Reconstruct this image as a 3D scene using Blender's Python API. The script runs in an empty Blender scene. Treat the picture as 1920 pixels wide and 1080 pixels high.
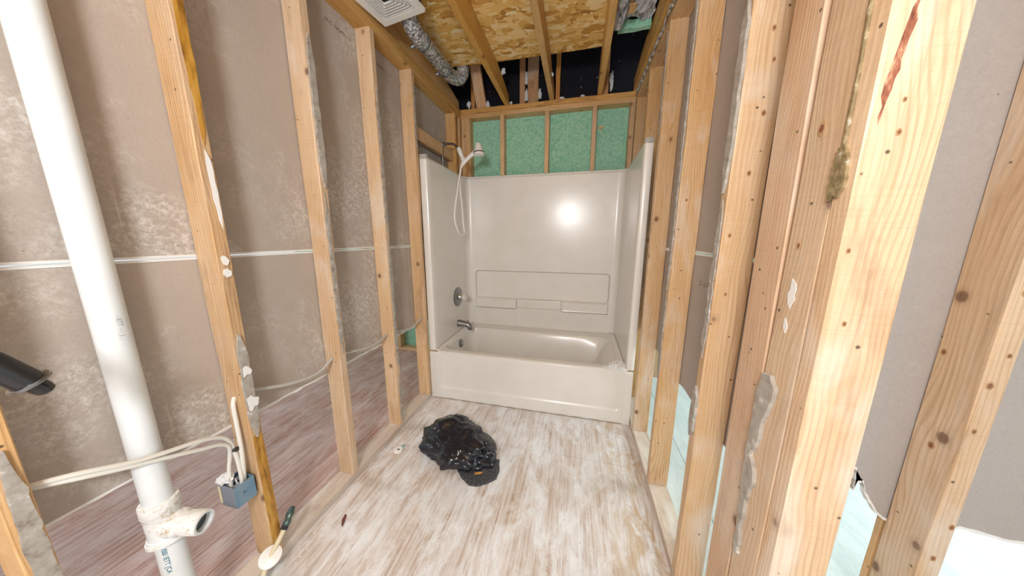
import bpy, bmesh, math, random
from mathutils import Vector, Matrix, Euler, noise

random.seed(7)
S = bpy.context.scene
C = S.collection

# ------------------------------------------------------------------ camera
def cam_setup():
    pitch, yaw, roll = 0.1817, 0.2311, 0.0021
    f = Vector((-math.sin(yaw)*math.cos(pitch), math.cos(yaw)*math.cos(pitch), -math.sin(pitch)))
    r = Vector((math.cos(yaw), math.sin(yaw), 0)); u = r.cross(f)
    r2 = r*math.cos(roll) + u*math.sin(roll); u2 = -r*math.sin(roll) + u*math.cos(roll)
    cd = bpy.data.cameras.new('camera'); cd.sensor_width = 36; cd.lens = 36*512.72/1920
    cd.clip_start = 0.02
    c = bpy.data.objects.new('camera', cd); C.objects.link(c)
    M = Matrix((r2, u2, -f)).transposed().to_4x4(); M.translation = (1.1125, -1.4389, 1.2865)
    c.matrix_world = M
    S.camera = c
cam_setup()

# ------------------------------------------------------------------ light
S.view_settings.view_transform = 'Standard'; S.view_settings.look = 'None'
S.view_settings.exposure = 0.38; S.view_settings.gamma = 1.0
S.view_settings.use_curve_mapping = False
wd = bpy.data.worlds.new('world'); S.world = wd; wd.use_nodes = True
wd.node_tree.nodes['Background'].inputs[0].default_value = (0.93, 0.97, 1.0, 1)
wd.node_tree.nodes['Background'].inputs[1].default_value = 0.6

def area(name, loc, target, sx, sy, power, col):
    l = bpy.data.lights.new(name, 'AREA'); l.shape = 'RECTANGLE'; l.size = sx; l.size_y = sy
    l.energy = power; l.color = col
    o = bpy.data.objects.new(name, l); C.objects.link(o); o.location = loc
    o.rotation_euler = (Vector(target)-Vector(loc)).to_track_quat('-Z', 'Y').to_euler()
    return o
area('window_light', (1.20, -3.3, 1.75), (0.9, 1.0, 1.25), 1.0, 1.1, 10, (1.0, 0.97, 0.93))
area('side_room_window', (4.3, 0.4, 1.7), (2.0, 0.2, 0.2), 1.4, 1.4, 60, (0.86, 0.97, 1.0))
lp = bpy.data.lights.new('hall_lamp', 'POINT'); lp.energy = 70; lp.color = (1.0, 0.99, 0.985); lp.shadow_soft_size = 0.16
lo = bpy.data.objects.new('hall_lamp', lp); C.objects.link(lo); lo.location = (0.92, -2.12, 1.76)

l2 = bpy.data.lights.new('left_room_fill', 'POINT'); l2.energy = 26; l2.color = (1.0, 0.93, 0.88); l2.shadow_soft_size = 0.15  # unseen fill light added to brighten the left room's floor
l2o = bpy.data.objects.new('left_room_fill', l2); C.objects.link(l2o); l2o.location = (-1.5, -0.3, 2.1)

# ------------------------------------------------------------------ helpers
WM = {}
def place(o, parent=None, M=None):
    M = M or Matrix.Identity(4)
    C.objects.link(o)
    WM[o] = M.copy()
    if parent is not None:
        o.parent = parent
        o.matrix_parent_inverse = WM[parent].inverted()
    o.matrix_basis = M
    return o

def nvec(p):
    return Vector((noise.noise(p), noise.noise(p+Vector((31.7, 11.3, 5.1))), noise.noise(p+Vector((7.9, 53.1, 23.4)))))

def T(x, y, z): return Matrix.Translation((x, y, z))

def empty(name, loc, label=None, cat=None, group=None, kind=None):
    o = bpy.data.objects.new(name, None); o.empty_display_size = 0.05
    place(o, None, T(*loc)); tag(o, label, cat, group, kind); return o

def tag(o, label=None, cat=None, group=None, kind=None):
    if label: o['label'] = label
    if cat: o['category'] = cat
    if group: o['group'] = group
    if kind: o['kind'] = kind
    return o

def from_bm(name, bm, mat, parent=None, M=None, smooth=False, recenter=True):
    """bm in world coordinates when M is None: geometry is recentred on its bounding box."""
    me = bpy.data.meshes.new(name)
    if M is None:
        if recenter and bm.verts:
            lo = Vector([min(v.co[i] for v in bm.verts) for i in range(3)])
            hi = Vector([max(v.co[i] for v in bm.verts) for i in range(3)])
            c = (lo+hi)/2; c.z = lo.z
            bmesh.ops.translate(bm, verts=bm.verts, vec=-c); M = T(*c)
        else:
            M = Matrix.Identity(4)
    bmesh.ops.recalc_face_normals(bm, faces=bm.faces)
    bm.to_mesh(me); bm.free()
    if smooth:
        for p in me.polygons: p.use_smooth = True
    if mat: me.materials.append(mat)
    o = bpy.data.objects.new(name, me)
    return place(o, parent, M)

def from_py(name, vs, fs, mat, parent=None, smooth=False, M=None, fix=True):
    me = bpy.data.meshes.new(name)
    if M is None:
        lo = Vector([min(v[i] for v in vs) for i in range(3)]); hi = Vector([max(v[i] for v in vs) for i in range(3)])
        c = (lo+hi)/2; c.z = lo.z
        vs = [(v[0]-c.x, v[1]-c.y, v[2]-c.z) for v in vs]; M = T(*c)
    me.from_pydata(vs, [], fs)
    if fix:
        bm = bmesh.new(); bm.from_mesh(me); bmesh.ops.recalc_face_normals(bm, faces=bm.faces); bm.to_mesh(me); bm.free()
    if smooth:
        for p in me.polygons: p.use_smooth = True
    me.update()
    if mat: me.materials.append(mat)
    return place(bpy.data.objects.new(name, me), parent, M)

AX = {'Z': Matrix.Identity(4), 'Y': Matrix.Rotation(-math.pi/2, 4, 'X'), 'X': Matrix.Rotation(math.pi/2, 4, 'Y')}
def board(name, parent, lo, hi, axis, mat, bev=0.003, warp=0.0015, lean=(0, 0), seg=9, cut=None):
    """a piece of lumber between two world corners, its grain along axis; lean = shift of the top (local x, y)"""
    lo, hi = Vector(lo), Vector(hi); c = (lo+hi)/2; d = hi-lo
    if axis == 'Z': sx, sy, L = d.x, d.y, d.z
    elif axis == 'Y': sx, sy, L = d.x, d.z, d.y
    else: sx, sy, L = d.z, d.y, d.x
    rnd = random.Random(hash((round(c.x, 3), round(c.y, 3), round(c.z, 3))))
    bm = bmesh.new(); rings = []
    b = min(bev, sx*.3, sy*.3)
    prof = [(-sx/2+b, -sy/2), (sx/2-b, -sy/2), (sx/2, -sy/2+b), (sx/2, sy/2-b), (sx/2-b, sy/2), (-sx/2+b, sy/2), (-sx/2, sy/2-b), (-sx/2, -sy/2+b)]
    for k in range(seg+1):
        t = k/seg; z = -L/2+L*t
        wx = lean[0]*t; wy = lean[1]*t
        ring = []
        for (x, y) in prof:
            j = warp if 0 < k < seg else 0
            zz = z
            if cut and k == seg: zz = z
            ring.append(bm.verts.new((x+wx+rnd.uniform(-j, j), y+wy+rnd.uniform(-j, j), zz)))
        rings.append(ring)
    if cut:   # (start fraction of the length, drop): slope the upper edge (world +Z) down towards the far end
        for k, ring in enumerate(rings):
            t = k/seg
            if t > cut[0]:
                for v in ring:
                    if v.co.y < 0: v.co.y += cut[1]*(t-cut[0])/(1-cut[0])
    for k in range(seg):
        for i in range(8):
            bm.faces.new((rings[k][i], rings[k][(i+1) % 8], rings[k+1][(i+1) % 8], rings[k+1][i]))
    bm.faces.new(rings[0][::-1]); bm.faces.new(rings[-1])
    return from_bm(name, bm, mat, parent, T(*c) @ AX[axis])

def box_bm(bm, lo, hi, bev=0.0, seg=2):
    r = bmesh.ops.create_cube(bm, size=1)
    lo, hi = Vector(lo), Vector(hi)
    for v in r['verts']:
        v.co = Vector((lo[i]+(v.co[i]+.5)*(hi[i]-lo[i]) for i in range(3)))
    if bev:
        es = list({e for v in r['verts'] for e in v.link_edges})
        bmesh.ops.bevel(bm, geom=es, offset=bev, segments=seg, affect='EDGES', profile=.5)

def box(name, parent, lo, hi, mat, bev=0.0):
    bm = bmesh.new(); box_bm(bm, lo, hi, bev); return from_bm(name, bm, mat, parent)

def frames(pts):
    pts = [Vector(p) for p in pts]; out = []; n = len(pts)
    ref = None
    for i, p in enumerate(pts):
        t = (pts[min(i+1, n-1)]-pts[max(i-1, 0)]).normalized()
        if ref is None:
            a = Vector((0, 0, 1)) if abs(t.z) < .9 else Vector((1, 0, 0)); ref = t.cross(a).normalized()
        ref = (ref - t*ref.dot(t)).normalized()
        out.append((p, ref, t.cross(ref).normalized()))
    return out

def spline(ctrl, n):
    P = [Vector(p) for p in ctrl]; P = [2*P[0]-P[1]]+P+[2*P[-1]-P[-2]]; out = []
    for i in range(1, len(P)-2):
        a, b, c, d = P[i-1:i+3]
        for k in range(n):
            t = k/n
            out.append(.5*((2*b)+(c-a)*t+(2*a-5*b+4*c-d)*t*t+(3*b-a-3*c+d)*t**3))
    out.append(P[-2]); return out

def tube_bm(bm, pts, rad, segs=12, cap=True, jitter=0):
    fr = frames(pts); rings = []
    for i, (p, u, v) in enumerate(fr):
        r = rad[i] if isinstance(rad, (list, tuple)) else rad
        ring = []
        for k in range(segs):
            a = 2*math.pi*k/segs; rr = r*(1+random.uniform(-jitter, jitter))
            ring.append(bm.verts.new(p+u*math.cos(a)*rr+v*math.sin(a)*rr))
        rings.append(ring)
    for i in range(len(rings)-1):
        for k in range(segs):
            bm.faces.new((rings[i][k], rings[i][(k+1) % segs], rings[i+1][(k+1) % segs], rings[i+1][k]))
    if cap:
        bm.faces.new(rings[0][::-1]); bm.faces.new(rings[-1])
    return rings

def tube(name, parent, pts, rad, mat, segs=12, cap=True, smooth=True, jitter=0):
    bm = bmesh.new(); tube_bm(bm, pts, rad, segs, cap, jitter)
    o = from_bm(name, bm, mat, parent, smooth=smooth); autosmooth(o); return o

def autosmooth(o, ang=40):
    me = o.data
    bm = bmesh.new(); bm.from_mesh(me)
    for e in bm.edges:
        if len(e.link_faces) == 2 and e.calc_face_angle(0) > math.radians(ang): e.smooth = False
    for f in bm.faces: f.smooth = True
    bm.to_mesh(me); bm.free()

def lathe(name, parent, prof, origin, direction, mat, segs=24, smooth=True, caps=True):
    """prof = [(radius, distance along direction)]"""
    d = Vector(direction).normalized(); o = Vector(origin)
    a = Vector((0, 0, 1)) if abs(d.z) < .9 else Vector((1, 0, 0))
    u = d.cross(a).normalized(); v = d.cross(u)
    vs, fs = [], []
    for (r, t) in prof:
        for k in range(segs):
            an = 2*math.pi*k/segs; vs.append(tuple(o+d*t+u*math.cos(an)*r+v*math.sin(an)*r))
    n = len(prof)
    for i in range(n-1):
        for k in range(segs):
            fs.append((i*segs+k, i*segs+(k+1) % segs, (i+1)*segs+(k+1) % segs, (i+1)*segs+k))
    if caps: fs.append(tuple(range(segs))[::-1]); fs.append(tuple((n-1)*segs+k for k in range(segs)))
    ob = from_py(name, vs, fs, mat, parent, smooth=smooth); autosmooth(ob); return ob

def prism(name, parent, poly, plane, at, thick, mat, rough=0.0, sub=0.0):
    """poly: 2-D outline; plane 'X': (y,z), 'Y': (x,z), 'Z': (x,y); from at to at+thick"""
    pts = []
    n = len(poly); rnd = random.Random(len(poly)*31+int(poly[0][0]*1000))
    for i in range(n):
        a, b = Vector(poly[i]), Vector(poly[(i+1) % n]); L = (b-a).length
        k = max(1, int(L/sub)) if sub else 1
        for j in range(k):
            p = a.lerp(b, j/k)
            if rough and j: p += Vector((rnd.uniform(-rough, rough), rnd.uniform(-rough, rough)))
            pts.append(p)
    def w(p, t):
        if plane == 'X': return (t, p[0], p[1])
        if plane == 'Y': return (p[0], t, p[1])
        return (p[0], p[1], t)
    m = len(pts)
    vs = [w(p, at) for p in pts]+[w(p, at+thick) for p in pts]
    fs = [tuple(range(m)), tuple(range(2*m-1, m-1, -1))]+[(i, (i+1) % m, m+(i+1) % m, m+i) for i in range(m)]
    return from_py(name, vs, fs, mat, parent)

def text(name, parent, body, size, M, mat):
    cu = bpy.data.curves.new(name, 'FONT'); cu.body = body; cu.size = size; cu.extrude = 0.0002
    tmp = bpy.data.objects.new('tmp', cu); C.objects.link(tmp)
    bpy.context.view_layer.update()
    me = bpy.data.meshes.new_from_object(tmp.evaluated_get(bpy.context.evaluated_depsgraph_get()))
    bpy.data.objects.remove(tmp); me.name = name; me.materials.clear(); me.materials.append(mat)
    return place(bpy.data.objects.new(name, me), parent, M)

# ------------------------------------------------------------------ materials
class NT:
    def __init__(s, name):
        s.m = bpy.data.materials.new(name); s.m.use_nodes = True
        s.t = s.m.node_tree; s.b = s.t.nodes['Principled BSDF']
    def n(s, ty, ins=None, **kw):
        nd = s.t.nodes.new(ty)
        for k, v in kw.items(): setattr(nd, k, v)
        for k, v in (ins or {}).items():
            sock = nd.inputs[k]
            if hasattr(v, 'is_output') or isinstance(v, bpy.types.NodeSocket): s.t.links.new(v, sock)
            else: sock.default_value = v
        return nd
    def coords(s, rand=True, kind='Object'):
        tc = s.n('ShaderNodeTexCoord').outputs[kind]
        if not rand: return tc
        oi = s.n('ShaderNodeObjectInfo').outputs['Random']
        k = s.n('ShaderNodeMath', {0: oi, 1: 41.0}, operation='MULTIPLY').outputs[0]
        return s.n('ShaderNodeVectorMath', {0: tc, 1: s.n('ShaderNodeCombineXYZ', {0: k, 1: k, 2: k}).outputs[0]}, operation='ADD').outputs[0]
    def scale(s, v, sc, rot=(0, 0, 0)):
        return s.n('ShaderNodeMapping', {'Vector': v, 'Scale': sc, 'Rotation': rot}).outputs[0]
    def noise(s, v, scale=1.0, detail=3.0, rough=.55, dist=0.0):
        return s.n('ShaderNodeTexNoise', {'Vector': v, 'Scale': scale, 'Detail': detail, 'Roughness': rough, 'Distortion': dist}).outputs['Fac']
    def ramp(s, fac, stops, interp='LINEAR'):
        r = s.n('ShaderNodeValToRGB', {'Fac': fac}); cr = r.color_ramp; cr.interpolation = interp
        while len(cr.elements) < len(stops): cr.elements.new(.5)
        for e, (p, c) in zip(cr.elements, stops):
            e.position = p; e.color = (c, c, c, 1) if isinstance(c, (int, float)) else (*c, 1)
        return r.outputs['Color']
    def mix(s, fac, a, b, mode='MIX'):
        nd = s.n('ShaderNodeMix', data_type='RGBA', blend_type=mode)
        for i, v in ((0, fac), (6, a), (7, b)):
            if isinstance(v, bpy.types.NodeSocket): s.t.links.new(v, nd.inputs[i])
            else: nd.inputs[i].default_value = (*v, 1) if isinstance(v, tuple) and len(v) == 3 else v
        return nd.outputs[2]
    def math(s, op, a, b=0.0):
        return s.n('ShaderNodeMath', {0: a, 1: b}, operation=op).outputs[0]
    def bump(s, h, strength=.3, dist=.002):
        s.t.links.new(s.n('ShaderNodeBump', {'Height': h, 'Strength': strength, 'Distance': dist}).outputs[0], s.b.inputs['Normal'])
    def out(s, col=None, rough=.6, metal=0.0, spec=.5):
        if col is not None:
            if isinstance(col, tuple): s.b.inputs['Base Color'].default_value = (*col, 1)
            else: s.t.links.new(col, s.b.inputs['Base Color'])
        if isinstance(rough, (int, float)): s.b.inputs['Roughness'].default_value = rough
        else: s.t.links.new(rough, s.b.inputs['Roughness'])
        s.b.inputs['Metallic'].default_value = metal
        s.b.inputs['Specular IOR Level'].default_value = spec
        return s.m

def wood(name, light, mid, dark, stain=.25, rough=.5, wash=0.0, knot=True):
    k = NT(name); v = k.coords()
    # growth rings: bands through a stretched, warped field
    warp = k.noise(k.scale(v, (5, 5, 1.3)), 1.0, 2.5)
    sv = k.scale(v, (1, 1, .035))
    vv = k.n('ShaderNodeVectorMath', {0: sv, 1: k.n('ShaderNodeCombineXYZ', {0: k.math('MULTIPLY', warp, .085), 1: k.math('MULTIPLY', warp, .06)}).outputs[0]}, operation='ADD').outputs[0]
    wave = k.n('ShaderNodeTexWave', {'Vector': vv, 'Scale': 42.0, 'Distortion': 2.5, 'Detail': 2.0, 'Detail Scale': 1.6}, wave_type='RINGS', rings_direction='Z').outputs['Fac']
    fine = k.noise(k.scale(v, (190, 190, 4.5)), 1.0, 3.0, .65)
    tone = k.noise(k.scale(v, (8, 8, 1.5)), 1.0, 4.0, .6)
    col = k.mix(k.ramp(tone, [(.33, 0), (.66, 1)]), light, mid)
    g = k.math('MULTIPLY', k.ramp(wave, [(.55, 0), (1.0, 1)]), k.math('MULTIPLY', k.ramp(k.noise(k.scale(v, (6, 6, 1.1)), 1.0, 2.0), [(.35, .25), (.7, 1)]), .55))
    col = k.mix(g, col, dark)
    col = k.mix(k.math('MULTIPLY', k.ramp(fine, [(.48, 0), (.78, 1)]), .42), col, dark)
    saw = k.noise(k.scale(v, (6, 6, 260)), 1.0, 2.0)
    col = k.mix(k.math('MULTIPLY', k.ramp(saw, [(.5, 0), (.75, 1)]), .16), col, dark)
    # brown water stains and dirt
    st = k.ramp(k.noise(k.scale(v, (11, 11, 2.2)), 1.0, 5.0, .65, .8), [(.56, 0), (.72, 1)])
    col = k.mix(k.math('MULTIPLY', st, stain), col, (dark[0]*.45, dark[1]*.4, dark[2]*.4))
    if wash:
        ws = k.ramp(k.noise(k.scale(v, (7, 7, 2.4)), 1.0, 4.0, .6, .5), [(.5, 0), (.7, 1)])
        col = k.mix(k.math('MULTIPLY', ws, wash), col, (.82, .78, .72))
    if knot:
        vo = k.n('ShaderNodeTexVoronoi', {'Vector': k.scale(v, (1, 1, .8)), 'Scale': 7.5})
        kd = vo.outputs['Distance']
        ring = k.ramp(kd, [(.0, 1), (.055, .95), (.078, .75), (.095, .22), (.17, 0)])
        col = k.mix(k.math('MULTIPLY', ring, .85), col, (.15, .06, .025))
        nh = k.n('ShaderNodeTexVoronoi', {'Vector': v, 'Scale': 21.0}).outputs['Distance']
        col = k.mix(k.ramp(nh, [(.0, .9), (.05, .85), (.085, 0)]), col, (.07, .04, .025))
    oi = k.n('ShaderNodeObjectInfo').outputs['Random']
    hs = k.n('ShaderNodeHueSaturation', {'Hue': .5, 'Saturation': k.math('MULTIPLY_ADD', oi, .2), 'Value': 1.0, 'Color': col})
    m2 = k.n('ShaderNodeMapRange', {'Value': oi, 'To Min': .88, 'To Max': 1.12}).outputs[0]
    m3 = k.n('ShaderNodeMapRange', {'Value': k.math('FRACT', k.math('MULTIPLY', oi, 17.3)), 'To Min': .86, 'To Max': 1.10}).outputs[0]
    k.t.links.new(m2, hs.inputs['Saturation']); k.t.links.new(m3, hs.inputs['Value'])
    k.bump(k.math('ADD', fine, k.math('MULTIPLY', wave, .5)), .25, .0015)
    return k.out(hs.outputs[0], rough, 0, .4)

M = {}
M['stud'] = wood('stud_wood', (.74, .50, .27), (.62, .37, .16), (.36, .17, .06), .4, .5, .16)
M['stud_pale'] = wood('pale_stud_wood', (.78, .58, .38), (.68, .44, .23), (.42, .22, .10), .3, .40, .5)
M['stud_red'] = wood('reddish_stud_wood', (.74, .52, .34), (.62, .38, .22), (.38, .19, .10), .45, .45, .4)
M['joist'] = wood('joist_wood', (.78, .50, .20), (.66, .38, .13), (.36, .16, .045), .45, .55, 0)
M['rafter'] = wood('rafter_wood', (.68, .34, .12), (.56, .25, .08), (.30, .11, .035), .5, .65, 0)
M['plate'] = wood('plate_wood', (.70, .60, .52), (.60, .48, .38), (.38, .26, .17), .4, .6, .9, False)
M['top_plate'] = wood('top_plate_wood', (.74, .47, .20), (.60, .34, .13), (.28, .13, .045), .8, .6, 0)
k = NT('yellow_adhesive'); v = k.coords()
M['yellow'] = k.out(k.ramp(k.noise(k.scale(v, (60, 60, 9)), 1.0, 4.0, .65), [(.34, (.20, .085, .012)), (.5, (.46, .23, .03)), (.7, (.60, .36, .08))]), .5)

def drywall_mat(name, base, base2, smear):
    k = NT(name); v = k.coords(False)
    n1 = k.noise(v, 2.2, 4.0, .6)
    col = k.mix(k.ramp(n1, [(.3, 0), (.7, 1)]), base, base2)
    speck = k.noise(v, 240.0, 2.0, .6)
    col = k.mix(k.math('MULTIPLY', k.ramp(speck, [(.4, 0), (.75, 1)]), .22), col, (base[0]*.55, base[1]*.52, base[2]*.5))
    # chalky scuffs
    big = k.ramp(k.noise(v, 2.6, 4.0, .65), [(.45, 0), (.60, 1)])
    sc = k.ramp(k.noise(v, 75.0, 5.0, .75, .3), [(.44, 0), (.66, 1)])
    col = k.mix(k.math('MULTIPLY', k.math('MULTIPLY', big, sc), smear*1.0), col, (.70, .68, .64))
    # dried drips: thin vertical streaks
    dr = k.ramp(k.noise(k.scale(v, (70, 70, .6)), 1.0, 1.0, .5), [(.70, 0), (.715, 1)])
    zone = k.ramp(k.noise(k.scale(v, (1.5, 1.5, 2.3)), 1.0, 1.0), [(.46, 0), (.56, 1)])
    col = k.mix(k.math('MULTIPLY', k.math('MULTIPLY', dr, zone), smear*.6), col, (.66, .62, .57))
    # small dark pits
    vo = k.n('ShaderNodeTexVoronoi', {'Vector': v, 'Scale': 16.0}).outputs['Distance']
    col = k.mix(k.ramp(vo, [(.0, .6), (.02, .6), (.035, 0)]), col, (.12, .10, .09))
    k.bump(k.math('ADD', speck, sc), .2, .001)
    return k.out(col, .8, 0, .25)
M['drywall'] = drywall_mat('grey_drywall_paper', (.475, .415, .365), (.415, .37, .332), .9)
M['drywall_clean'] = drywall_mat('clean_drywall_paper', (.45, .41, .385), (.41, .37, .345), .12)
M['gypsum'] = NT('gypsum_white').out((.80, .80, .79), .85, 0, .2)

k = NT('drywall_scrap_paper'); v = k.coords()
M['scrap'] = None
nn = k.noise(v, 38.0, 5.0, .65)
c = k.ramp(nn, [(.30, (.22, .185, .15)), (.42, (.36, .33, .29)), (.60, (.44, .41, .37)), (.70, (.68, .67, .65))])
k.bump(nn, .6, .004); M['scrap'] = k.out(c, .85, 0, .2)

k = NT('green_board_paper'); v = k.coords(False)
n1 = k.noise(v, 48.0, 4.0, .65, .3); n2 = k.noise(v, 3.0, 3.0)
c = k.ramp(n1, [(.32, (.19, .50, .34)), (.50, (.30, .62, .45)), (.62, (.40, .68, .52)), (.74, (.58, .60, .38))])
c = k.mix(k.math('MULTIPLY', n2, .25), c, (.34, .50, .39))
M['green'] = k.out(c, .8, 0, .25)

k = NT('osb_panel'); v = k.coords(False); lay = []
for (ang, off) in ((.55, 0), (-.7, 3.1), (1.35, 7.7), (.1, 12.3)):
    vo = k.n('ShaderNodeTexVoronoi', {'Vector': k.n('ShaderNodeMapping', {'Vector': v, 'Rotation': (0, 0, ang), 'Scale': (9, 30, 1), 'Location': (off, off, off)}).outputs[0], 'Scale': 1.0}, voronoi_dimensions='2D')
    lay.append(k.n('ShaderNodeSeparateColor', {0: vo.outputs['Color']}).outputs[0])
pick = k.noise(v, 10.0, 2.0); pick2 = k.noise(k.scale(v, (1, 1.4, 1)), 7.5, 2.0)
def sel(f, th, a, b): return k.n('ShaderNodeMix', {0: k.math('GREATER_THAN', f, th), 2: a, 3: b}).outputs[0]
val = sel(pick, .5, sel(pick2, .5, lay[0], lay[1]), sel(pick2, .54, lay[2], lay[3]))
gr = k.noise(k.scale(v, (14, 120, 1), (0, 0, .3)), 1.0, 3.0)
val = k.math('ADD', k.math('MULTIPLY', val, .8), k.math('MULTIPLY', gr, .25))
c = k.ramp(val, [(.06, (.26, .10, .022)), (.17, (.56, .28, .06)), (.42, (.78, .48, .14)), (.70, (.87, .60, .24)), (.95, (.92, .76, .46))])
k.bump(val, .3, .002); M['osb'] = k.out(c, .7, 0, .3)

def floor_mat(name, pale, tan, brown, white, amt_white, amt_brown, stain=None):
    k = NT(name); v = k.coords(False, 'Generated'); v = k.n('ShaderNodeNewGeometry').outputs['Position']
    gr = k.noise(k.scale(v, (62, 2.2, 1)), 1.0, 4.0, .6, .3)
    gr2 = k.noise(k.scale(v, (140, 5, 1)), 1.0, 3.0, .6)
    n1 = k.noise(k.scale(v, (3.2, 1.6, 1)), 1.0, 4.0, .6)
    c = k.mix(k.ramp(n1, [(.36, 0), (.66, 1)]), pale, tan)
    c = k.mix(k.math('MULTIPLY', k.ramp(gr, [(.46, 0), (.72, 1)]), amt_brown), c, brown)
    c = k.mix(k.math('MULTIPLY', k.ramp(gr2, [(.52, 0), (.74, 1)]), amt_brown*.9), c, (brown[0]*.7, brown[1]*.62, brown[2]*.55))
    w = k.ramp(k.noise(k.scale(v, (9, 4.0, 1)), 1.0, 7.0, .74, .5), [(.44, 0), (.62, 1)])
    c = k.mix(k.math('MULTIPLY', w, amt_white), c, white)
    sp = k.ramp(k.noise(v, 60.0, 4.0, .7), [(.60, 0), (.70, 1)])
    c = k.mix(k.math('MULTIPLY', sp, .35), c, (brown[0]*.55, brown[1]*.5, brown[2]*.45))
    if stain:     # old glue and rust stains along the right-hand plate
        xs = k.n('ShaderNodeSeparateXYZ', {0: v}).outputs[0]
        band = k.n('ShaderNodeMapRange', {'Value': xs, 'From Min': stain[0], 'From Max': stain[1]}).outputs[0]
        spots = k.ramp(k.noise(k.scale(v, (9, 3.2, 1)), 1.0, 5.0, .7, .6), [(.48, 0), (.62, 1)])
        c = k.mix(k.math('MULTIPLY', k.math('MULTIPLY', band, spots), .8), c, (.46, .30, .14))
    k.bump(k.math('ADD', gr, w), .25, .002)
    return k.out(c, .6, 0, .35)
M['floor'] = floor_mat('bath_plywood', (.69, .67, .675), (.63, .555, .50), (.39, .25, .16), (.80, .825, .86), .88, .8, (1.15, 1.45))
M['floor_l'] = floor_mat('left_room_plywood', (.58, .43, .41), (.50, .33, .27), (.30, .12, .06), (.74, .66, .66), .42, .9)
M['floor_r'] = floor_mat('right_room_plywood', (.66, .72, .72), (.60, .67, .67), (.45, .50, .50), (.78, .83, .83), .6, .25)

k = NT('fibreglass_bone'); v = k.coords(False)
n1 = k.noise(v, 5.0, 5.0, .6)
c = k.mix(k.ramp(n1, [(.35, 0), (.75, 1)]), (.80, .785, .755), (.745, .725, .68))
n2 = k.ramp(k.noise(v, 70.0, 3.0, .6), [(.66, 0), (.74, .5)])
c = k.mix(n2, c, (.55, .50, .42))
k.bump(k.noise(v, 18.0, 2.0), .05, .004); M['tub'] = k.out(c, .22, 0, .5)
M['seam'] = NT('seam_dirt').out((.36, .31, .24), .8)
M['white_flange'] = NT('white_flange').out((.84, .84, .83), .4)

k = NT('white_pvc'); v = k.coords()
c = k.mix(k.ramp(k.noise(v, 9.0, 4.0), [(.45, 0), (.8, 1)]), (.78, .82, .84), (.70, .75, .77)); M['pvc'] = k.out(c, .28, 0, .5)
k = NT('plastered_pvc'); v = k.coords(); n1 = k.noise(v, 45.0, 4.0, .7)
k.bump(n1, .7, .006); M['pvc_dirty'] = k.out(k.ramp(n1, [(.36, (.55, .47, .36)), (.46, (.80, .80, .79)), (.7, (.86, .87, .88))]), .7)
M['dark'] = NT('pipe_inside_shade').out((.05, .06, .06), .6)
M['cable'] = NT('white_cable_jacket').out((.74, .73, .68), .45)
M['cable_grey'] = NT('grey_cable_jacket').out((.50, .49, .47), .45)
M['cable_yellow'] = NT('cream_plastic_pipe').out((.70, .61, .42), .4)
k = NT('box_blue'); v = k.coords(); c = k.mix(k.ramp(k.noise(v, 22.0, 4.0), [(.45, 0), (.75, .8)]), (.13, .25, .36), (.22, .30, .36)); M['box'] = k.out(c, .45)
M['box_grey'] = NT('box_inner_grey').out((.22, .25, .30), .6)
M['black'] = NT('black_marking').out((.05, .045, .04), .8)
M['print'] = NT('drywall_ink').out((.12, .10, .09), .9)
M['teal'] = NT('teal_ink').out((.03, .20, .27), .6)
M['chrome'] = NT('chrome').out((.62, .62, .63), .16, 1.0)
M['dull_chrome'] = NT('dull_chrome').out((.30, .30, .31), .32, 1.0)
k = NT('clear_acrylic'); k.b.inputs['Transmission Weight'].default_value = .75; k.b.inputs['IOR'].default_value = 1.49
M['acrylic'] = k.out((.92, .91, .88), .12)
M['white_plastic'] = NT('white_plastic').out((.84, .83, .81), .3)
M['black_rubber'] = NT('black_abs').out((.018, .018, .02), .18, 0, .6)
k = NT('crinkled_foil'); v = k.coords(); n1 = k.noise(v, 62.0, 4.0, .7)
k.bump(n1, 1.0, .012); M['foil'] = k.out(k.ramp(n1, [(.38, (.12, .13, .15)), (.50, (.55, .57, .60)), (.58, (.95, .96, .98))]), .24, .55)  # glints and dark folds of the crinkles are put into the colour
M['strap'] = NT('grey_duct_tape').out((.12, .125, .13), .4, .3)
k = NT('bin_bag_plastic'); v = k.coords(); n1 = k.noise(v, 11.0, 2.5, .6, 1.6); n2 = k.noise(k.scale(v, (18, 46, 30)), 1.0, 2.0, .5, 1.0)
k.bump(k.math('ADD', n1, k.math('MULTIPLY', n2, .35)), .6, .012); M['bag'] = k.out((.010, .011, .017), .20, 0, .55)
k = NT('black_felt_flap'); v = k.coords(); M['flap'] = k.out(k.ramp(k.noise(v, 90.0, 4.0, .7), [(.4, (.028, .030, .038)), (.75, (.15, .15, .16))]), .55)
k = NT('black_sheathing'); v = k.coords(False)
fl = k.ramp(k.noise(v, 30.0, 3.0, .6), [(.70, 0), (.73, 1)])
M['felt'] = k.out(k.mix(fl, (.010, .009, .014), (.35, .35, .42)), .7, 0, .2)
k = NT('glass_wool'); v = k.coords(); n1 = k.noise(k.scale(v, (60, 14, 14)), 1.0, 5.0, .7, .6)
k.bump(n1, 1.0, .02); M['wool'] = k.out(k.ramp(n1, [(.32, (.10, .11, .13)), (.44, (.48, .50, .53)), (.58, (.86, .87, .89))]), .9, 0, .1)
M['paper'] = NT('torn_white_paper').out((.72, .73, .74), .85, 0, .2)
M['brown'] = NT('brown_chip').out((.14, .035, .02), .5)
M['orange'] = NT('orange_scrap').out((.62, .30, .07), .6)
k = NT('sealant_foam'); v = k.coords(); n1 = k.noise(v, 70.0, 3.0); k.bump(n1, .8, .004)
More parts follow.
